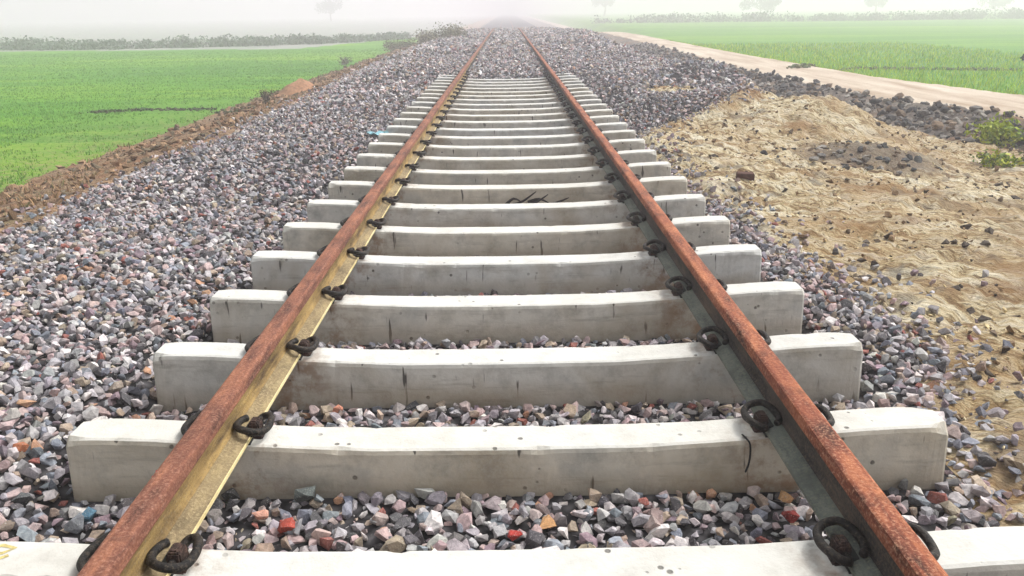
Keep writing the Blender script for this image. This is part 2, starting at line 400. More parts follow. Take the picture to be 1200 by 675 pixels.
# ------------------------------------------------------------------ sleepers with clips
D_SL, Y0, LEN = .65, 2.234, 2.75
RAIL_X, RAIL_TOP, RAIL_H = .873, .126, .156
SEAT = RAIL_TOP-RAIL_H       # underside of the rail foot
def top_z(x):
    return np.interp(abs(x), [0, .42, .62, .79, .96, 1.10, 1.22, 1.375], [-.055, -.052, -.044, -.033, -.022, -.010, -.004, 0])
def sleeper_mesh(seed):
    rr = np.random.default_rng(seed)
    st = sorted(set([-1.375, -1.366, 1.366, 1.375]+[round(v, 3) for v in np.arange(-1.35, 1.355, .02)]))
    V, Fc = [], []; ph = rr.random(8)*50
    chips = [(rr.uniform(-1.37, 1.37), rr.integers(0, 2), rr.uniform(.002, .008), rr.uniform(.012, .028)) for _ in range(9)]+[(sg*1.37, k, rr.uniform(.004, .02), .04) for sg in (-1, 1) for k in (0, 1)]
    for x in st:
        e = abs(x) > 1.37
        zt = float(top_z(x)) - (.007 if e else 0); ht = .073 + .006*float(sstep(.6, .4, abs(x))) - (.006 if e else 0)
        hb = ht+.016; zb = -.26+(.008 if e else 0)
        w = [.0009*float(fbm(np.array(x*14+p), np.array(p), 1., 3, 2)) for p in ph]
        c = [sum(d*math.exp(-((x-cx_)/wd)**2) for cx_, sd_, d, wd in chips if sd_ == q) for q in (0, 1)]
        V += [(x, -hb, zb), (x, -ht-.003+w[0]+c[0]*.5, zt-.016-c[0]), (x, -ht+.002+w[1]+c[0], zt-.004+w[2]-c[0]*.8), (x, -ht+.012+c[0]*1.2, zt+w[3]*.6),
              (x, ht-.012-c[1]*1.2, zt+w[4]*.6), (x, ht-.002+w[5]-c[1], zt-.004+w[6]-c[1]*.8), (x, ht+.003+w[7]-c[1]*.5, zt-.016-c[1]), (x, hb, zb)]
    n = 8
    for i in range(len(st)-1):
        for j in range(n): Fc.append((i*n+j, (i+1)*n+j, (i+1)*n+(j+1) % n, i*n+(j+1) % n))
    Fc.append(tuple(range(n))); Fc.append(tuple((len(st)-1)*n+j for j in range(n)))
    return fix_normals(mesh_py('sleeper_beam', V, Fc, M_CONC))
def tube(pts, rad, seg=8, mat=None, name='rod', sub=5):
    P = [Vector(p) for p in pts]; Q = []
    for i in range(len(P)-1):           # Catmull-Rom
        p0 = P[max(i-1, 0)]; p1 = P[i]; p2 = P[i+1]; p3 = P[min(i+2, len(P)-1)]
        for k in range(sub):
            t = k/sub
            Q.append(.5*((2*p1)+(-p0+p2)*t+(2*p0-5*p1+4*p2-p3)*t*t+(-p0+3*p1-3*p2+p3)*t**3))
    Q.append(P[-1]); V, Fc = [], []
    up = Vector((0, 0, 1)); prev = None
    for i, q in enumerate(Q):
        d = (Q[min(i+1, len(Q)-1)]-Q[max(i-1, 0)]).normalized()
        a = d.cross(up) if prev is None else prev-d*prev.dot(d)
        if a.length < 1e-4: a = d.cross(Vector((1, 0, 0)))
        a.normalize(); prev = a; b = d.cross(a)
        r = rad*(.75 if i in (0, len(Q)-1) else 1) if not callable(rad) else rad(i/(len(Q)-1))
        for s in range(seg):
            th = 2*math.pi*s/seg; V.append(q+a*math.cos(th)*r+b*math.sin(th)*r)
    for i in range(len(Q)-1):
        for s in range(seg): Fc.append((i*seg+s, i*seg+(s+1) % seg, (i+1)*seg+(s+1) % seg, (i+1)*seg+s))
    Fc.append(tuple(range(seg))); Fc.append(tuple((len(Q)-1)*seg+s for s in range(seg)))
    return fix_normals(mesh_py(name, V, Fc, mat, True))
def box_mesh(name, boxes, mat, bevel=0., taper=1.):
    bm = bmesh.new()
    for (x0, x1, y0, y1, z0, z1, tp) in boxes:
        mx, my = (x0+x1)/2, (y0+y1)/2
        vs = [bm.verts.new(((x-mx)*(tp if z == z1 else 1)+mx, (y-my)*(tp if z == z1 else 1)+my, z)) for z in (z0, z1) for x, y in ((x0, y0), (x1, y0), (x1, y1), (x0, y1))]
        for f in ((3, 2, 1, 0), (4, 5, 6, 7), (0, 1, 5, 4), (1, 2, 6, 5), (2, 3, 7, 6), (3, 0, 4, 7)): bm.faces.new([vs[i] for i in f])
    if bevel: bmesh.ops.bevel(bm, geom=list(bm.edges), offset=bevel, segments=2, affect='EDGES')
    me = bpy.data.meshes.new(name); bm.to_mesh(me); bm.free(); me.materials.append(mat); return me
# local frame of a clip: u (x) away from the rail centre, v (y) along the rail, w (z) up from the rail foot underside
CLIP_ME = tube([(.098, -.046, .020), (.098, 0, .020), (.098, .040, .020), (.106, .062, .026), (.126, .060, .034), (.143, .035, .038), (.148, -.005, .034),
                (.140, -.045, .034), (.116, -.068, .042), (.082, -.066, .050), (.058, -.040, .046), (.047, -.004, .038), (.052, .030, .034), (.066, .046, .034)],   .0115, 8, M_CLIP, 'rail_clip', 4)
INS_ME = box_mesh('clip_insert', [(.078, .122, -.026, .034, -.012, .044, .74), (.084, .114, -.020, .028, .02, .050, .8), (.072, .130, -.034, .040, -.014, .002, .9)], M_INSERT, .004)
LIN_ME = box_mesh('foot_liner', [(.068, .092, -.04, .05, .014, .024, .9)], M_LINER, .002)
PAD_ME = box_mesh('rail_pad', [(-.072, .072, -.066, .066, -.006, .0005, 1)], M_LINER)
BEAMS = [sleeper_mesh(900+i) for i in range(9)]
ORD = ['', 'second', 'third', 'fourth', 'fifth', 'sixth', 'seventh', 'eighth', 'ninth', 'tenth', 'eleventh', 'twelfth', 'thirteenth', 'fourteenth', 'fifteenth',
       'sixteenth', 'seventeenth', 'eighteenth', 'nineteenth', 'twentieth', 'twenty-first', 'twenty-second', 'twenty-third', 'twenty-fourth', 'twenty-fifth', 'twenty-sixth']
CLIP_IN = .030
def make_sleeper():
    root = empty('concrete_sleeper')
    add_obj('beam', BEAMS[0], root)
    for side in (-1, 1):
        add_obj('rail_pad', PAD_ME, root, (side*RAIL_X, 0, SEAT))
        for dirn in (-1, 1):
            c = add_obj('rail_clip', CLIP_ME, root, (side*RAIL_X-dirn*(CLIP_IN if dirn != side else .004), .0, SEAT))
            c.rotation_euler = (0, 0, 0 if dirn > 0 else math.pi)
            if dirn*1 > 0: c.scale = (1, 1, 1)
            i = add_obj('insert', INS_ME, c); l = add_obj('liner', LIN_ME, c)
    return root
def copy_tree(o, parent=None):
    c = o.copy(); COL.objects.link(c); c.parent = parent
    for ch in list(o.children): copy_tree(ch, c)
    return c
proto = make_sleeper(); SLEEPERS = []
for i in range(26):
    o = proto if i == 0 else copy_tree(proto)
    k = i-1
    o.location = (random.uniform(-.006, .006) if i > 1 else 0, Y0+k*D_SL+.075, random.uniform(-.003, .003))
    o.rotation_euler = (0, 0, random.uniform(-.004, .004) if i > 1 else 0)
    if i == 0: lab = 'nearest pale concrete sleeper, cut off by the bottom of the view'
    elif i == 1: lab = 'second sleeper from the camera, whole grey concrete beam with black drips on its middle'
    else: lab = f'{ORD[i]} grey concrete sleeper counting up from the bottom of the view'
    if i == 25: lab = 'farthest concrete sleeper before the ballast buries the rest'
    tag(o, lab, 'sleeper', 'concrete sleepers under the rails')
    [c for c in o.children if c.name.startswith('beam')][0].data = BEAMS[i % 9]
    SLEEPERS.append(o)
BEAM_ENDS = [(Y0+(i-1)*D_SL-.02, Y0+(i-1)*D_SL+.17) for i in range(26)]

# ------------------------------------------------------------------ rails
Y_A, Y_B = -6., 320.
def extrude(name, prof, mat, ycuts):
    n = len(prof); V = [(x, y, z-float(drop(y))) for y in ycuts for x, z in prof]; Fc = []
    for i in range(len(ycuts)-1):
        for j in range(n): Fc.append((i*n+j, i*n+(j+1) % n, (i+1)*n+(j+1) % n, (i+1)*n+j))
    Fc.append(tuple(range(n))); Fc.append(tuple((len(ycuts)-1)*n+j for j in range(n)))
    return fix_normals(mesh_py(name, V, Fc, mat))
ycuts = [Y_A]+list(np.arange(-4, 12, 1.))+list(np.arange(12, 110, 3.))+[120, 200, Y_B]
HT = RAIL_H
def rail(sx, lab, mh, mw, mf):
    r = empty('rail', (sx*RAIL_X, 0, SEAT+.0008))
    head = [(-.0335, HT-.012), (-.031, HT-.004), (-.024, HT-.0005), (0, HT+.001), (.024, HT-.0005), (.031, HT-.004), (.0335, HT-.012), (.0345, HT-.036), (.0325, HT-.040), (.010, HT-.047), (-.010, HT-.047), (-.0325, HT-.040), (-.0345, HT-.036)]
    web = [(-.0105, HT-.043), (-.0078, HT-.06), (-.0078, .045), (-.012, .032), (-.020, .026), (.020, .026), (.012, .032), (.0078, .045), (.0078, HT-.06), (.0105, HT-.043)]
    foot = [(-.068, 0), (.068, 0), (.068, .009), (.064, .012), (.020, .0275), (-.020, .0275), (-.064, .012), (-.068, .009)]
    for nm, pr, mt in (('rail_head', head, mh), ('rail_web', web, mw), ('rail_foot', foot, mf)):
        p = add_obj(nm, extrude(nm, pr, mt, ycuts), r)
    e = sx*-1
    tag(r, lab, 'rail', 'rusty rails of the track')
    # inner foot edge; on the left rail its lit line is painted pale
    x0, x1 = (e*.0655, e*.0685)
    edge = add_obj('foot_edge', extrude('foot_edge', [(x0, .0125), (x0, .0015), (x1, .0015), (x1, .0115)], M_EDGE if sx < 0 else M_FOOT_R, ycuts), r)
    return r
RL = rail(-1, 'left rail, rusty brown head over an ochre yellow web', M_HEAD_L, M_WEB_L, M_FOOT_L)
RR = rail(1, 'right rail, orange rusty head over a dark shaded web and grey foot', M_HEAD_R, M_WEB_R, M_FOOT_R)

# ------------------------------------------------------------------ stones
def hull(n, sc, seed):
    r = random.Random(seed); bm = bmesh.new()
    for i in range(n):
        v = Vector((r.gauss(0, 1), r.gauss(0, 1), r.gauss(0, 1))).normalized()*r.uniform(.82, 1.08)
        bm.verts.new((v.x*sc[0]*.5, v.y*sc[1]*.5, v.z*sc[2]*.5))
    res = bmesh.ops.convex_hull(bm, input=bm.verts)
    bmesh.ops.delete(bm, geom=[g for g in res['geom_interior'] if isinstance(g, bmesh.types.BMVert)], context='VERTS')
    bmesh.ops.triangulate(bm, faces=bm.faces)
    bm.verts.ensure_lookup_table(); bm.verts.index_update()
    V = np.array([v.co[:] for v in bm.verts]); T = np.array([[v.index for v in f.verts] for f in bm.faces])
    bm.free(); return V, T
def shape(r): return (1, r.uniform(.65, .95), r.uniform(.45, .75))
_r = random.Random(3)
HUL_N = [hull(_r.choice((11, 12, 13, 14)), shape(_r), 100+i) for i in range(26)]
HUL_M = [hull(9, shape(_r), 200+i) for i in range(16)]
HUL_F = [hull(8, shape(_r), 300+i) for i in range(12)]
def euler_R(n, tilt):
    a = rng.uniform(0, 2*math.pi, n); b = rng.normal(0, tilt, n); c = rng.normal(0, tilt, n)
    ca, sa, cb, sb, cc, sc = np.cos(a), np.sin(a), np.cos(b), np.sin(b), np.cos(c), np.sin(c)
    R = np.empty((n, 3, 3))
    R[:, 0, 0] = ca*cb; R[:, 0, 1] = ca*sb*sc-sa*cc; R[:, 0, 2] = ca*sb*cc+sa*sc
    R[:, 1, 0] = sa*cb; R[:, 1, 1] = sa*sb*sc+ca*cc; R[:, 1, 2] = sa*sb*cc-ca*sc
    R[:, 2, 0] = -sb; R[:, 2, 1] = cb*sc; R[:, 2, 2] = cb*cc
    return R
def scatter_mesh(P, S, C, hulls, tilt=.6):
    """P (n,3), S (n,), C (n,3) -> V, T, colours"""
    Vs, Ts, Cs = [], [], []; off = 0
    which = rng.integers(0, len(hulls), len(P)); R = euler_R(len(P), tilt)
    for h, (hv, ht) in enumerate(hulls):
        idx = np.nonzero(which == h)[0]
        if not len(idx): continue
        v = np.einsum('nij,kj->nki', R[idx], hv)*S[idx, None, None]+P[idx, None, :]
        t = ht[None]+(np.arange(len(idx))*len(hv))[:, None, None]+off
        Vs.append(v.reshape(-1, 3)); Ts.append(t.reshape(-1, 3)); Cs.append(np.repeat(C[idx], len(hv), 0)); off += len(idx)*len(hv)
    return np.concatenate(Vs), np.concatenate(Ts), np.concatenate(Cs)
PAL = [('grey', srgb(148, 147, 149), .32), ('blue-grey', srgb(120, 126, 134), .12), ('pinkish', srgb(160, 144, 141), .15), ('pale', srgb(184, 182, 180), .15),
       ('dark', srgb(80, 79, 81), .10), ('tan', srgb(150, 138, 122), .08), ('mauve', srgb(128, 114, 120), .05), ('brick-red', srgb(132, 84, 76), .014), ('orange-brown', srgb(156, 122, 98), .010)]
PALC = np.array([p[1] for p in PAL]); PALW = np.array([p[2] for p in PAL]); PALW = PALW/PALW.sum()
def stone_field(y0, y1, pitch, smin, smax, seed, xr=None):
    gx = np.arange(-4.9, 5.6, pitch); gy = np.arange(y0, y1, pitch)
    X, Y = np.meshgrid(gx, gy); X = X.ravel()+rng.uniform(-.5, .5, X.size)*pitch; Y = Y.ravel()+rng.uniform(-.5, .5, Y.size)*pitch
    xl = ball_left(Y); xrr = ball_right(Y)
    keep = (region(X, Y) == 0)
    # loose strays over the edges
    d = np.maximum(X-xrr, xl-X); keep |= (rng.random(len(X)) < .55*np.exp(-np.maximum(d, 0)/.16)) & (d > 0) & (region(X, Y) != 5)
    X, Y = X[keep], Y[keep]
    S = smin+(smax-smin)*rng.random(len(X))**1.5
    Z = ground_z(X, Y)+S*rng.uniform(-.2, .42, len(X))
    # clear of the sleepers and rails
    for a, b in BEAM_ENDS:
        ins = (Y > a-.005) & (Y < b+.005) & (np.abs(X) < 1.385+S*.35) & (Y < 17.)
        X, Y, S, Z = X[~ins], Y[~ins], S[~ins], Z[~ins]
    nearrail = np.abs(np.abs(X)-RAIL_X) < .075+S*.4
    Z = np.where(nearrail & (Z+S*.3 > SEAT-.01) & (Y < 16.5), SEAT-.02-S*.3, Z)
    nr2 = (np.abs(np.abs(X)-RAIL_X) < .045+S*.4) & (Y >= 16.5)
    X, Y, S, Z = X[~nr2], Y[~nr2], S[~nr2], Z[~nr2]
    ci = rng.choice(len(PAL), len(X), p=PALW)
    jit = rng.normal(1, .17, (len(X), 1)).clip(.6, 1.5)+rng.normal(0, .025, (len(X), 3))
    return np.stack([X, Y, Z], 1), S, PALC[ci]*jit*np.array([1.14, 1.09, 1.10]), ci
zones = [(.9, 3.6, .0225, .018, .032, HUL_F), (.6, 6., .0325, .036, .074, HUL_N), (6., 12., .046, .046, .084, HUL_M), (12., 25., .078, .07, .12, HUL_F), (25., 78., .15, .13, .22, HUL_F)]
def project(P):
    d = P-np.array(CPOS); z = d@np.array(CF); return 600+F_PX*(d@np.array(CR))/z, 337.5-F_PX*(d@np.array(CU))/z, z
Vall, Tall, Call, off = [], [], [], 0
singles = []
for zi, (y0, y1, pt, s0, s1, hl) in enumerate(zones):
    P, S, C, ci = stone_field(y0, y1, pt, s0, s1, zi)
    if zi == 0: P[:, 2] -= .014; C = C*.75  # lower filler stones darkened: shade in the gaps put into their colour
    if zi == 1:
        # larger stones sprinkled on top between the nearest sleepers
        u, v, dz = project(P); inv = (u > 4) & (u < 1196) & (v < 672) & (v > 0)
        # hidden under rail or behind sleeper faces: skip those close behind a sleeper
        hid = np.zeros(len(P), bool)
        for a, b in BEAM_ENDS: hid |= (P[:, 1] > b) & (P[:, 1] < b+.10) & (np.abs(P[:, 0]) < 1.38)
        hid |= np.abs(np.abs(P[:, 0])-RAIL_X) < .16
        sz = np.where(inv & ~hid, S/dz + 0*P[:, 2], 0)
        top = np.argsort(-sz)[:300]
        msk = np.zeros(len(P), bool); msk[top] = True
        singles = [(P[i], S[i]*1.12, C[i], ci[i]) for i in top]
        P, S, C = P[~msk], S[~msk], C[~msk]
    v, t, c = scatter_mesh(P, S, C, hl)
    if zi >= 3: c = c*1.15  # far stones lightened, haze put into their colour
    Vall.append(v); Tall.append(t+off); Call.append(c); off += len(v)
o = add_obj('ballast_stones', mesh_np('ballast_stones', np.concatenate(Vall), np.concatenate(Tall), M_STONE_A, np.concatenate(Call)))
tag(o, 'crushed grey and pink track ballast heaped round the sleepers and shoulders', 'ballast', kind='stuff')
HM = []
for hv, ht in HUL_N:
    HM.append(mesh_np('ballast_stone', hv, ht, M_STONE_O))
NR = ['in front of the nearest sleeper', 'behind the nearest sleeper', 'behind the second sleeper', 'behind the third sleeper', 'behind the fourth sleeper', 'behind the fifth sleeper', 'behind the sixth sleeper']
def place_word(p):
    x, y = p[0], p[1]; i = int(math.floor((y-(Y0-D_SL*2-.02))/D_SL)); nm = NR[max(0, min(i, 6))]; lv = nm.split(' ', 1)[1]
    lv = nm.replace('behind', 'level with').replace('in front of', 'nearer than')
    if abs(x) < RAIL_X:
        w3 = ['beside the left rail', 'left of mid-track', 'in mid-track', 'right of mid-track', 'beside the right rail'][min(4, int((x+RAIL_X)/(2*RAIL_X)*5))]
        return f'{w3}, {nm}'
    if x < -1.385: return ('far out on the left shoulder, ' if x < -2 else 'just left of the sleeper ends, ')+lv
    if x > 1.385: return 'right of the sleeper ends, '+lv
    return ('outside the left rail, ' if x < 0 else 'outside the right rail, ')+nm
for k, (p, s, c, ci) in enumerate(singles):
    o = add_obj('ballast_stone', HM[k % len(HM)], None, tuple(p))
    o.scale = (s, s, s); o.rotation_euler = (random.gauss(0, .5), random.gauss(0, .5), random.uniform(0, 6.28))
    o.color = (*c, 1)
    pw = place_word(p); cn = PAL[ci][0]
    cn = ('largish ' if s > .072 else 'small ' if s < .058 else 'middling ')+cn
    tag(o, f'{cn} stone {pw}', 'stone', f'{cn} stones {pw}')

# ------------------------------------------------------------------ placing by what the photograph shows
def on_ground(u, v, it=12):
    D = CF+CR*((u-600)/F_PX)-CU*((v-337.5)/F_PX); z = -.3
    for _ in range(it):
        t = (z-CPOS.z)/D.z; P = CPOS+D*t; z = .5*z+.5*float(ground_z(np.array(P.x), np.array(P.y)))
    return P.x, P.y, float(ground_z(np.array(P.x), np.array(P.y)))

def single_stone(u, v, s, col, lab, seed, dz=.012):
    x, y, z = on_ground(u, v); hv, ht = hull(12, (1, .85, .7), seed)
    o = add_obj('ballast_stone', mesh_np('coloured_stone', hv, ht, M_STONE_O), None, (x, y, z+s*.25+dz)); o.scale = (s,)*3; o.color = (*col, 1)
    tag(o, lab, 'stone'); return o
single_stone(340, 627, .075, srgb(156, 70, 58), 'large bright red ballast stone just behind the nearest sleeper, right of the left rail', 11)
single_stone(603, 636, .052, srgb(160, 54, 48), 'small vivid red stone in the middle, just behind the nearest sleeper', 12)
single_stone(306, 612, .06, srgb(214, 160, 140), 'pale pink stone beside the large red one near the left rail', 13)
single_stone(360, 593, .085, srgb(88, 94, 92), 'dark grey rounded stone against the second sleeper by the left rail', 14, .02)
single_stone(640, 622, .062, srgb(196, 150, 104), 'flat tan stone right of the small vivid red stone', 15)
single_stone(918, 592, .06, srgb(186, 146, 104), 'orange stone close to the right rail behind the nearest sleeper', 16)
single_stone(926, 615, .06, srgb(140, 56, 52), 'dark red stone beside the inner foot of the right rail', 17)
single_stone(105, 613, .075, srgb(84, 118, 138), 'blue-grey stone left of the left rail by the nearest sleeper', 18)
single_stone(25, 533, .06, srgb(156, 98, 70), 'orange stone at the left edge, level with the second sleeper', 19)
single_stone(396, 487, .055, srgb(206, 140, 116), 'salmon pink stone in the gap between second and third sleepers', 20)
single_stone(1060, 577, .06, srgb(120, 120, 118), 'mid grey stone just past the right end of the second sleeper', 21)

# brick, scraps
def brick():
    x, y, z = on_ground(873, 209); r = empty('brick', (x, y, z)); r.rotation_euler = (.05, .04, -.15)
    m_ = plain('old_brick', srgb(84, 56, 46), .9, .35, 40)
    b = add_obj('brick_body', box_mesh('brick_body', [(-.075, .075, -.045, .045, -.02, .05, .97)], m_, .006), r)
    tag(r, 'small dark red brown brick lying alone on the sand', 'brick')
brick()
def scrap(name, u, v, size, col, lab, cat, seed, zoff=.03, flat=.5, lift=None):
    x, y, z = on_ground(u, v); r = random.Random(seed); n = 7; V = []; Fc = []
    if lift is not None: z = lift
    for i in range(n):
        for j in range(n):
            V.append(((i/(n-1)-.5)*size*(1+r.uniform(-.15, .15)), (j/(n-1)-.5)*size*flat*(1+r.uniform(-.2, .2)), r.uniform(0, .35)*size*.5))
    for i in range(n-1):
        for j in range(n-1): Fc.append((i*n+j, (i+1)*n+j, (i+1)*n+j+1, i*n+j+1))
    me = mesh_py(name, V, Fc, plain(name+'_plastic', col, .5, .15, 50)); o = add_obj(name, me, None, (x, y, z+zoff))
    md = o.modifiers.new('thick', 'SOLIDIFY'); md.thickness = .002; o.rotation_euler = (0, 0, r.uniform(-.5, .5)); tag(o, lab, cat)
scrap('plastic_scrap', 446, 163, .26, srgb(150, 196, 206), 'crumpled pale blue plastic scrap on the ballast at a left sleeper end', 'plastic scrap', 4, .05, .5)
scrap('plastic_rag', 203, 627, .045, srgb(190, 24, 20), 'tiny red plastic rag tucked behind the nearest clip of the left rail', 'rag', 5, .0, .8, lift=-.012)
# dark splintered bark between two sleepers
def twigs():
    r = empty('dead_twigs', (0.20, 5.72, -.10)); mt = plain('blackened_wood', srgb(38, 32, 30), .9, .3, 60)
    rr = random.Random(8)
    for k in range(5):
        a = rr.uniform(-.25, .3); L = rr.uniform(.10, .19); x = rr.uniform(-.22, .12); y = rr.uniform(-.04, .04)
        p = [(x, y, rr.uniform(0, .03)), (x+L*.5*math.cos(a), y+L*.5*math.sin(a), rr.uniform(.03, .07)), (x+L*math.cos(a), y+L*math.sin(a), rr.uniform(.0, .11))]
        add_obj('twig', tube(p, lambda t: .012*(1-t)+.003, 5, mt, 'twig', 3), r)
    tag(r, 'small bundle of blackened twigs lying between the sixth and seventh sleepers', 'twigs')
twigs()
# thin black wire hanging over the front of the second sleeper by the right rail
def wire():
    y = Y0-.018
    pts = [(.73, Y0+.02, -.030), (.745, y+.004, -.040), (.748, y-.004, -.075), (.744, y-.008, -.11), (.735, y-.012, -.135)]
    o = add_obj('wire', tube(pts, .0032, 6, plain('black_wire', srgb(24, 24, 24), .6), 'wire', 4))
    tag(o, 'short black wire hanging down the face of the second sleeper beside the right rail', 'wire')
wire()

def paint_marks():
    mt = plain('old_yellow_paint', srgb(196, 180, 120), .8, .3, 80)
    for pts in ([(-1.29, .035), (-1.25, .05), (-1.215, .04), (-1.235, .02), (-1.265, .012)], [(-1.30, .0), (-1.27, -.012), (-1.235, -.004), (-1.215, .012)], [(-1.30, -.03), (-1.262, -.034), (-1.23, -.022)]):
        V = []; Fc = []
        for i, (x, y) in enumerate(pts):
            x2, y2 = pts[min(i+1, len(pts)-1)]; x1, y1 = pts[max(i-1, 0)]; d = Vector((x2-x1, y2-y1)).normalized(); nx_, ny_ = -d.y*.006, d.x*.006
            V += [(x+nx_, y+ny_, float(top_z(x))+.0012), (x-nx_, y-ny_, float(top_z(x))+.0012)]
        for i in range(len(pts)-1): Fc.append((2*i, 2*i+1, 2*i+3, 2*i+2))
        add_obj('paint_mark', mesh_py('paint_mark', V, Fc, mt), SLEEPERS[0])
paint_marks()
# ------------------------------------------------------------------ clods on the clay bank and sand
def clod_shape(seed):
    hv, ht = hull(16, (1, .75, .6), seed); return hv, ht
CL = [clod_shape(400+i) for i in range(14)]
CLM = [mesh_np('clay_clod', v, t, M_CLOD) for v, t in CL]
cand = []
n = 4200
Yc = 7.5+rng.random(n)**1.3*32; t = rng.uniform(-1.55, .02, n); Xc = road_low(Yc)+t
ok = (region(Xc, Yc) == 4); Xc, Yc = Xc[ok], Yc[ok]
Sc = .06+.15*rng.random(len(Xc))**2.2
extra = [(3.2+.9*a+.25*random.gauss(0, 1), 8.3+.35*random.gauss(0, 1), random.uniform(.05, .13)) for a in [random.random() for _ in range(70)]]
Xc = np.concatenate([Xc, [e[0] for e in extra]]); Yc = np.concatenate([Yc, [e[1] for e in extra]]); Sc = np.concatenate([Sc, [e[2] for e in extra]])
Zc = ground_z(Xc, Yc)+Sc*rng.uniform(0., .28, len(Xc)); Pc = np.stack([Xc, Yc, Zc], 1)
grey = np.array([srgb(112, 110, 108), srgb(84, 86, 88), srgb(150, 146, 140), srgb(128, 112, 96), srgb(66, 68, 70)])
Cc = grey[rng.integers(0, 5, len(Xc))]*rng.normal(1, .12, (len(Xc), 1)).clip(.7, 1.3)
u, v, dz = project(Pc); sz = np.where((u > 0) & (u < 1200) & (v > 0), Sc/dz, 0); order = np.argsort(-sz); N1 = 280
for k in order[:N1]:
    j = int(rng.integers(0, len(CLM))); o = add_obj('clay_clod', CLM[j], None, tuple(Pc[k])); s = float(Sc[k]); o.scale = (s, s, s)
    o.rotation_euler = (random.gauss(0, .4), random.gauss(0, .4), random.uniform(0, 6.28)); o.color = (*Cc[k], 1)
    if Yc[k] < 9.8 and Xc[k] < 5: q = ('left' if u[k] < 1000 else 'middle' if u[k] < 1050 else 'right'); f_ = 'front' if Yc[k] < 8.3 else 'back'; b_ = 'big' if Sc[k] > .1 else 'small'; lab, g = f'{b_} dark clod at the {q} of the {f_} of the low sand mound', f'{b_} clods {q} {f_} of the sand mound'
    else:
        tone = 'brownish' if Cc[k][0] > Cc[k][2]*1.35 else 'dark grey' if Cc[k][0] < .13 else 'light grey'
        big = 'big' if Sc[k] > .17 else 'middling' if Sc[k] > .12 else 'small'
        uu = u[k]; wh = 'by the yellow green weeds' if uu > 1120 else 'just left of the yellow green weeds' if uu > 1060 else 'behind the right flank of the sand mound' if uu > 980 \
            else 'behind the top of the sand mound' if uu > 910 else 'between ballast heap and sand mound' if uu > 850 else 'beside the ballast heap'
        hi = 'up by the road' if Xc[k] > road_low(Yc[k])-.45 else 'low on the bank' if Xc[k] < road_low(Yc[k])-.95 else 'halfway up the bank'
        lab = f'{big} {tone} clod {hi}, {wh}'; g = f'{big} {tone} clods {hi} {wh}'
    tag(o, lab, 'clod', g)
rest = order[N1:]
v_, t_, c_ = scatter_mesh(Pc[rest], Sc[rest], Cc[rest], CL, .5)
o = add_obj('clay_crumbs', mesh_np('clay_crumbs', v_, t_, M_LUMP, c_)); tag(o, 'grey crumbled clay lying all along the bank below the dirt road', 'clay', kind='stuff')

# lumps of sand, earth crumbs
def lumps(name, rid, n, x0, x1, y0, y1, smin, smax, cols, lab, cat, hulls, pw=2., squash=1.):
    X = rng.uniform(x0, x1, n); Y = y0+(y1-y0)*rng.random(n)**1.4
    ok = region(X, Y) == rid; X, Y = X[ok], Y[ok]
    cl = fbm(X, Y, 1.6, 3, 91); ok = rng.random(len(X)) < .45+.9*cl; X, Y = X[ok], Y[ok]
    S = smin+(smax-smin)*rng.random(len(X))**pw; S = S*(1+Y*.03)
    Z = ground_z(X, Y)+S*rng.uniform(-.1, .2, len(X))
    cc = np.array(cols)[rng.integers(0, len(cols), len(X))]*rng.normal(1, .12, (len(X), 1)).clip(.6, 1.3)
    v, t, c = scatter_mesh(np.stack([X, Y, Z], 1), S, cc, hulls, .35)
    o = add_obj(name, mesh_np(name, v, t, M_LUMP, c)); tag(o, lab, cat, kind='stuff')
lumps('sand_lumps', 3, 30000, 1.4, 7.5, 1.0, 15, .008, .045, [srgb(206, 188, 146), srgb(190, 168, 128), srgb(214, 200, 164), srgb(160, 134, 98), srgb(120, 98, 74)], 'loose crumbly lumps all over the yellow sand', 'sand', HUL_F, 2.5)
lumps('dark_soil_lumps', 3, 5200, 1.4, 7.5, 1.5, 15, .02, .085, [srgb(112, 98, 82), srgb(92, 84, 76), srgb(132, 110, 84), srgb(74, 66, 60)], 'dark brown and grey soil lumps strewn over the sand', 'soil', HUL_M, 2.2)
lumps('earth_crumbs', 1, 16000, -8, -3.8, 5, 60, .03, .14, [srgb(138, 110, 86), srgb(114, 92, 70), srgb(160, 132, 104), srgb(106, 96, 78)], 'brown crumbs of earth down the left embankment', 'earth', HUL_F, 2.2)

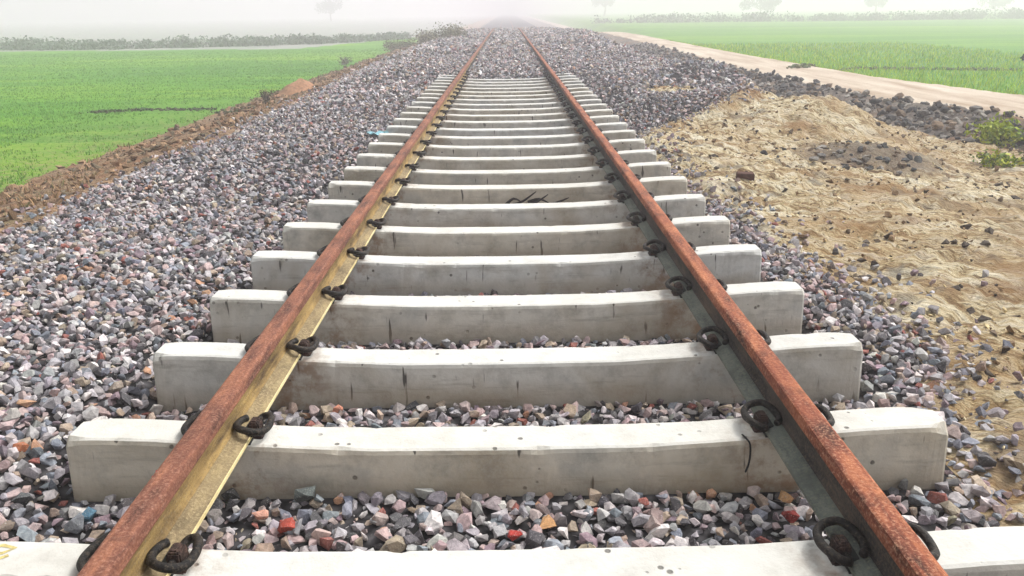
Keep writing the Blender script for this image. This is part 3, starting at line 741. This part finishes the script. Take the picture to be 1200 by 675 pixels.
# ------------------------------------------------------------------ crops and grass
def blades(name, X, Y, hmin, hmax, width, cols, lab, cat, lean=.35, kind='stuff', parent=None, per=3, zfun=ground_z, brown=None):
    n = len(X)*per; X = np.repeat(X, per)+rng.normal(0, .02, n); Y = np.repeat(Y, per)+rng.normal(0, .02, n)
    H = rng.uniform(hmin, hmax, n); a = rng.uniform(0, 6.28, n); W = width*(1+.02*Y)*rng.uniform(.7, 1.3, n); Z = zfun(X, Y)-.01
    lx = rng.normal(0, lean, n)*H; ly = rng.normal(0, lean, n)*H
    wx, wy = np.cos(a)*W/2, np.sin(a)*W/2
    b0 = np.stack([X-wx, Y-wy, Z], 1); b1 = np.stack([X+wx, Y+wy, Z], 1)
    m0 = np.stack([X-wx*.8+lx*.35, Y-wy*.8+ly*.35, Z+H*.6], 1); m1 = np.stack([X+wx*.8+lx*.35, Y+wy*.8+ly*.35, Z+H*.6], 1)
    t = np.stack([X+lx, Y+ly, Z+H], 1)
    Vv = np.stack([b0, b1, m1, m0, t], 1).reshape(-1, 3); i = np.arange(n)*5
    T = np.concatenate([np.stack([i, i+1, i+2], 1), np.stack([i, i+2, i+3], 1), np.stack([i+3, i+2, i+4], 1)])
    cc = np.array(cols)[rng.integers(0, len(cols), n)]*rng.normal(1, .15, (n, 1)).clip(.6, 1.4)
    o = add_obj(name, mesh_np(name, Vv, T, M_BLADE, np.repeat(cc, 5, 0)), parent)
    if lab: tag(o, lab, cat, kind=kind)
    return o
n = 90000
Yg = 8+rng.random(n)**1.7*50; Xg = -6.7-rng.random(n)*(Yg*.70+2)
okk = (region(Xg, Yg) == 2) & (rng.random(n) < np.where((Xg > -9.5) & (Yg < 24), .12+.5*(fbm(Xg, Yg, 1.5, 3, 5) > .05), .95)); Xg, Yg = Xg[okk], Yg[okk]
GR = [srgb(64, 122, 12), srgb(84, 142, 4), srgb(54, 106, 12), srgb(116, 156, 8)]
blades('wheat_crop', Xg, Yg, .03, .065, .008, GR, 'short bright green wheat covering the left field', 'wheat', per=2)
n = 26000
Yg = 10+rng.random(n)**1.6*34; Xg = road_up(Yg)+.2+rng.random(n)**1.6*12
okk = (region(Xg, Yg) == 6); Xg, Yg = Xg[okk], Yg[okk]
blades('verge_grass', Xg, Yg, .06, .18, .010, [srgb(136, 190, 10), srgb(186, 212, 20), srgb(104, 164, 12), srgb(204, 216, 40)], 'tall yellow green grass and crop beyond the dirt road', 'grass', per=2)
# dry grass and weeds on the left bank
n = 5200
Yg = 6+rng.random(n)**1.1*60; Xg = rng.uniform(-7.2, -4.0, n); okk = (region(Xg, Yg) == 1) & (fbm(Xg, Yg, .6, 3, 15) > np.where(Yg > 24, -.2, .12)); Xg, Yg = Xg[okk], Yg[okk]
blades('dry_bank_grass', Xg, Yg, .03, .10, .012, [srgb(150, 122, 88), srgb(124, 108, 76), srgb(166, 134, 98), srgb(108, 104, 66)], 'dry brown and olive grass along the left embankment', 'grass', .5, per=4)

# dark bund line in the left field
def strip_clods(name, line, n, smin, smax, cols, lab, cat):
    t = rng.random(n)*(len(line)-1); i = np.minimum(t.astype(int), len(line)-2); f = (t-i)[:, None]
    L = np.array(line); P = L[i]*(1-f)+L[i+1]*f+rng.normal(0, .12, (n, 2)); S = rng.uniform(smin, smax, n)
    Z = ground_z(P[:, 0], P[:, 1])+S*.15
    cc = np.array(cols)[rng.integers(0, len(cols), n)]
    v, tt, c = scatter_mesh(np.stack([P[:, 0], P[:, 1], Z], 1), S, cc, HUL_M, .3)
    o = add_obj(name, mesh_np(name, v, tt, M_LUMP, c)); tag(o, lab, cat, kind='stuff')
ln = [on_ground(a, b)[:2] for a, b in ((105, 132), (150, 130), (200, 129), (250, 128), (292, 126))]
strip_clods('field_bund', ln, 260, .06, .15, [srgb(52, 58, 36), srgb(70, 74, 44), srgb(46, 80, 34)], 'low dark earth ridge crossing the left field', 'earth ridge')
ln = [on_ground(a, b)[:2] for a, b in ((930, 80), (1000, 81), (1100, 82), (1198, 83))]
strip_clods('field_ridge', ln, 420, .08, .2, [srgb(86, 108, 60), srgb(110, 112, 70), srgb(80, 96, 58)], 'low dull green ridge across the right field', 'earth ridge')

# ------------------------------------------------------------------ bushes, weeds, trees
def leaves_mesh(name, centres, radii, n, size, cols, seed, squash=.8):
    r = np.random.default_rng(seed); k = r.integers(0, len(centres), n)
    d = r.normal(0, 1, (n, 3)); d /= np.linalg.norm(d, axis=1)[:, None]; d *= (r.random((n, 1))**.45); d[:, 2] *= squash
    P = np.array(centres)[k]+d*np.array(radii)[k][:, None]
    a = r.normal(0, 1, (n, 3)); a /= np.linalg.norm(a, axis=1)[:, None]; b = np.cross(a, r.normal(0, 1, (n, 3))); b /= np.linalg.norm(b, axis=1)[:, None]
    s = size*r.uniform(.6, 1.4, (n, 1))
    V = np.stack([P-a*s, P+b*s*.45, P+a*s, P-b*s*.45], 1).reshape(-1, 3); i = np.arange(n)*4
    cc = np.array(cols)[k % len(cols)]*r.normal(1, .18, (n, 1)).clip(.5, 1.5)
    return mesh_np(name, V, np.stack([i, i+1, i+2, i+3], 1), M_BLADE, np.repeat(cc, 4, 0))
M_BARK = plain('bark', srgb(86, 72, 58), .9, .3, 20)
def bush(name, x, y, h, wdt, cols, lab, cat, seed, leaf=.03, n=500, stems=6):
    z = float(ground_z(np.array(x), np.array(y))); r = random.Random(seed); root = empty(name, (x, y, z-.02)); cs, rs = [], []
    V = None
    for k in range(stems):
        a = r.uniform(0, 6.28); q = r.uniform(.2, 1)*wdt/2; hh = h*r.uniform(.55, .95)
        tip = (math.cos(a)*q, math.sin(a)*q, hh)
        add_obj('stem', tube([(0, 0, 0), (tip[0]*.4, tip[1]*.4, hh*.55), tip], lambda t, w_=.035*h: w_*(1-t)+.003, 5, M_BARK, 'stem', 3), root)
        cs.append(tip); rs.append(r.uniform(.2, .34)*wdt); cs.append((tip[0]*.6, tip[1]*.6, hh*.6)); rs.append(r.uniform(.18, .3)*wdt)
    add_obj('foliage', leaves_mesh('foliage', cs, rs, n, leaf, cols, seed), root); tag(root, lab, cat); return root
x, y, z = on_ground(312, 122)
bush('bare_bush', x, y, .30, .5, [srgb(84, 74, 60), srgb(104, 92, 70), srgb(70, 76, 52)], 'small dark scrubby bush on the left embankment edge', 'bush', 31, .025, 320, 9)
bush('low_weed', *on_ground(402, 76)[:2], .34, .9, [srgb(86, 96, 66), srgb(104, 104, 76)], 'low dull green weed clump further along the left embankment', 'weed', 32, .04, 400)
YG = [srgb(150, 166, 44), srgb(176, 184, 56), srgb(116, 140, 40), srgb(90, 116, 40)]
bush('weed_clump', *on_ground(1180, 172)[:2], .32, .75, YG, 'yellow green weed clump on the clay bank at the right edge', 'weed', 33, .035, 1100, 9)
bush('weed_patch', *on_ground(1176, 194)[:2], .12, .5, YG[1:], 'low green weed patch in the ditch below the larger clump', 'weed', 34, .03, 500, 6)
bush('dark_shrub', *on_ground(1212, 112)[:2], 1.3, .42, [srgb(34, 74, 58), srgb(44, 88, 62), srgb(28, 62, 52)], 'slim dark green shrub beyond the dirt road, cut by the right edge', 'shrub', 36, .05, 3600, 12)
DRY = [srgb(112, 112, 78), srgb(136, 126, 88), srgb(92, 96, 66)]
for k, (u_, v_, hh, ww, lb) in enumerate([(470, 58, .42, 1.5, 'olive scrub bush on the left embankment, nearest of the misty three'), (500, 50, .42, 2.0, 'olive scrub bush in the middle of the misty three beside the track'),
                                          (532, 44, .35, 2.2, 'olive scrub bush beside the vanishing left rail, faintest of the misty three')]):
    bush('scrub_bush', *on_ground(u_, v_)[:2], hh, ww, DRY, lb, 'bush', 40+k, .05, 2200, 10)
# heap of reddish soil
def soil_heap():
    x, y, z = on_ground(352, 106); n = 14; V = []; Fc = []; rr = random.Random(2)
    for i in range(n):
        for j in range(n):
            a = (i/(n-1)-.5)*2; b = (j/(n-1)-.5)*2; q = max(0, 1-a*a-b*b)
            V.append((a*.45, b*.9, q*.28*(1+rr.uniform(-.2, .2))-.05))
    for i in range(n-1):
        for j in range(n-1): Fc.append((i*n+j, (i+1)*n+j, (i+1)*n+j+1, i*n+j+1))
    o = add_obj('soil_heap', mesh_py('soil_heap', V, Fc, plain('orange_soil', srgb(150, 112, 84), .95, .45, 14), True), None, (x, y, z))
    tag(o, 'low heap of orange brown soil on the left embankment', 'soil heap')
soil_heap()
def tree(x, y, h, cw, lab, seed, cols):
    z = float(ground_z(np.array(x), np.array(y))); r = random.Random(seed); root = empty('field_tree', (x, y, z-.05))
    add_obj('trunk', tube([(0, 0, 0), (.05*h*r.uniform(-1, 1), 0, h*.3), (0, 0, h*.62)], lambda t: .045*h*(1-t*.7), 7, M_BARK, 'trunk', 4), root)
    cs, rs = [], []
    for k in range(9):
        a = r.uniform(0, 6.28); q = r.uniform(.15, .45)*cw; hz = h*r.uniform(.5, .88); tip = (math.cos(a)*q, math.sin(a)*q, hz)
        add_obj('limb', tube([(0, 0, h*.35), (tip[0]*.5, tip[1]*.5, h*.5), tip], lambda t: .02*h*(1-t)+.008, 5, M_BARK, 'limb', 3), root)
        cs.append(tip); rs.append(r.uniform(.14, .24)*cw)
    add_obj('crown', leaves_mesh('crown', cs, rs, 2200, .26, cols, seed, 1.), root); tag(root, lab, 'tree')
def at_depth(u, y):
    D = CF+CR*((u-600)/F_PX)-CU*((20-337.5)/F_PX); t = y/D.y; return CPOS.x+D.x*t
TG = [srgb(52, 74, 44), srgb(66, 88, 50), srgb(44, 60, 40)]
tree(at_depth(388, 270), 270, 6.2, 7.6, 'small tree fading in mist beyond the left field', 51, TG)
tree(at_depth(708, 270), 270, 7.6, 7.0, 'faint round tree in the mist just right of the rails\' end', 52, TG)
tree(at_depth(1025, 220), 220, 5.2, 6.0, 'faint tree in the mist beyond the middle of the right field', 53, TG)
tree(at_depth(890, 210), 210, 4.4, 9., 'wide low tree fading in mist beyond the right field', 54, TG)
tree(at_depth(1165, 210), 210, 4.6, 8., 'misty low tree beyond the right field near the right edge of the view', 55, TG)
# hedge lines in one mass; leaf colours greyed to paint in the mist
def hedge(name, pts, n, h, leaf, cols, lab, seed):
    r = np.random.default_rng(seed); t = r.random(260)*(len(pts)-1); i = np.minimum(t.astype(int), len(pts)-2); L = np.array(pts); f = (t-i)[:, None]
    P = L[i]*(1-f)+L[i+1]*f+r.normal(0, .6, (260, 2)); hh = h*r.uniform(.35, 1., 260)*(.7+.5*fbm(P[:, 0], P[:, 1], .15, 3, 8))
    Z = ground_z(P[:, 0], P[:, 1]); cs = np.stack([P[:, 0], P[:, 1], Z+hh*.5], 1)
    o = add_obj(name, leaves_mesh(name, cs, hh*.75+.35, n, leaf, cols, seed, .7)); tag(o, lab, 'hedge', kind='stuff')
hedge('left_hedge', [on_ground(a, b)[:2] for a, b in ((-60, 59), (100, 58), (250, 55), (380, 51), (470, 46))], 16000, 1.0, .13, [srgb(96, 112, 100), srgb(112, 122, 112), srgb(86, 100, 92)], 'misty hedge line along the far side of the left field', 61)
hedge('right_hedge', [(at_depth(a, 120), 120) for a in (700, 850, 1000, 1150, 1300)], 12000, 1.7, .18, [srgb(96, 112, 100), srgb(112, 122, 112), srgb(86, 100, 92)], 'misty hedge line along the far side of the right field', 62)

# ------------------------------------------------------------------ haze
hz = NT('haze_air'); nt = hz.t; outn = [n_ for n_ in nt.nodes if n_.type == 'OUTPUT_MATERIAL'][0]
nt.nodes.remove(hz.b); pv = nt.nodes.new('ShaderNodeVolumePrincipled'); pv.inputs['Color'].default_value = (.985, .955, 1, 1)
pv.inputs['Density'].default_value = .0075; pv.inputs['Anisotropy'].default_value = .3
nt.links.new(pv.outputs[0], outn.inputs['Volume'])
hb = box_mesh('haze', [(-450, 450, -14, 560, -3, 9.2, 1)], hz.m); o = add_obj('haze', hb); tag(o, kind='stuff')
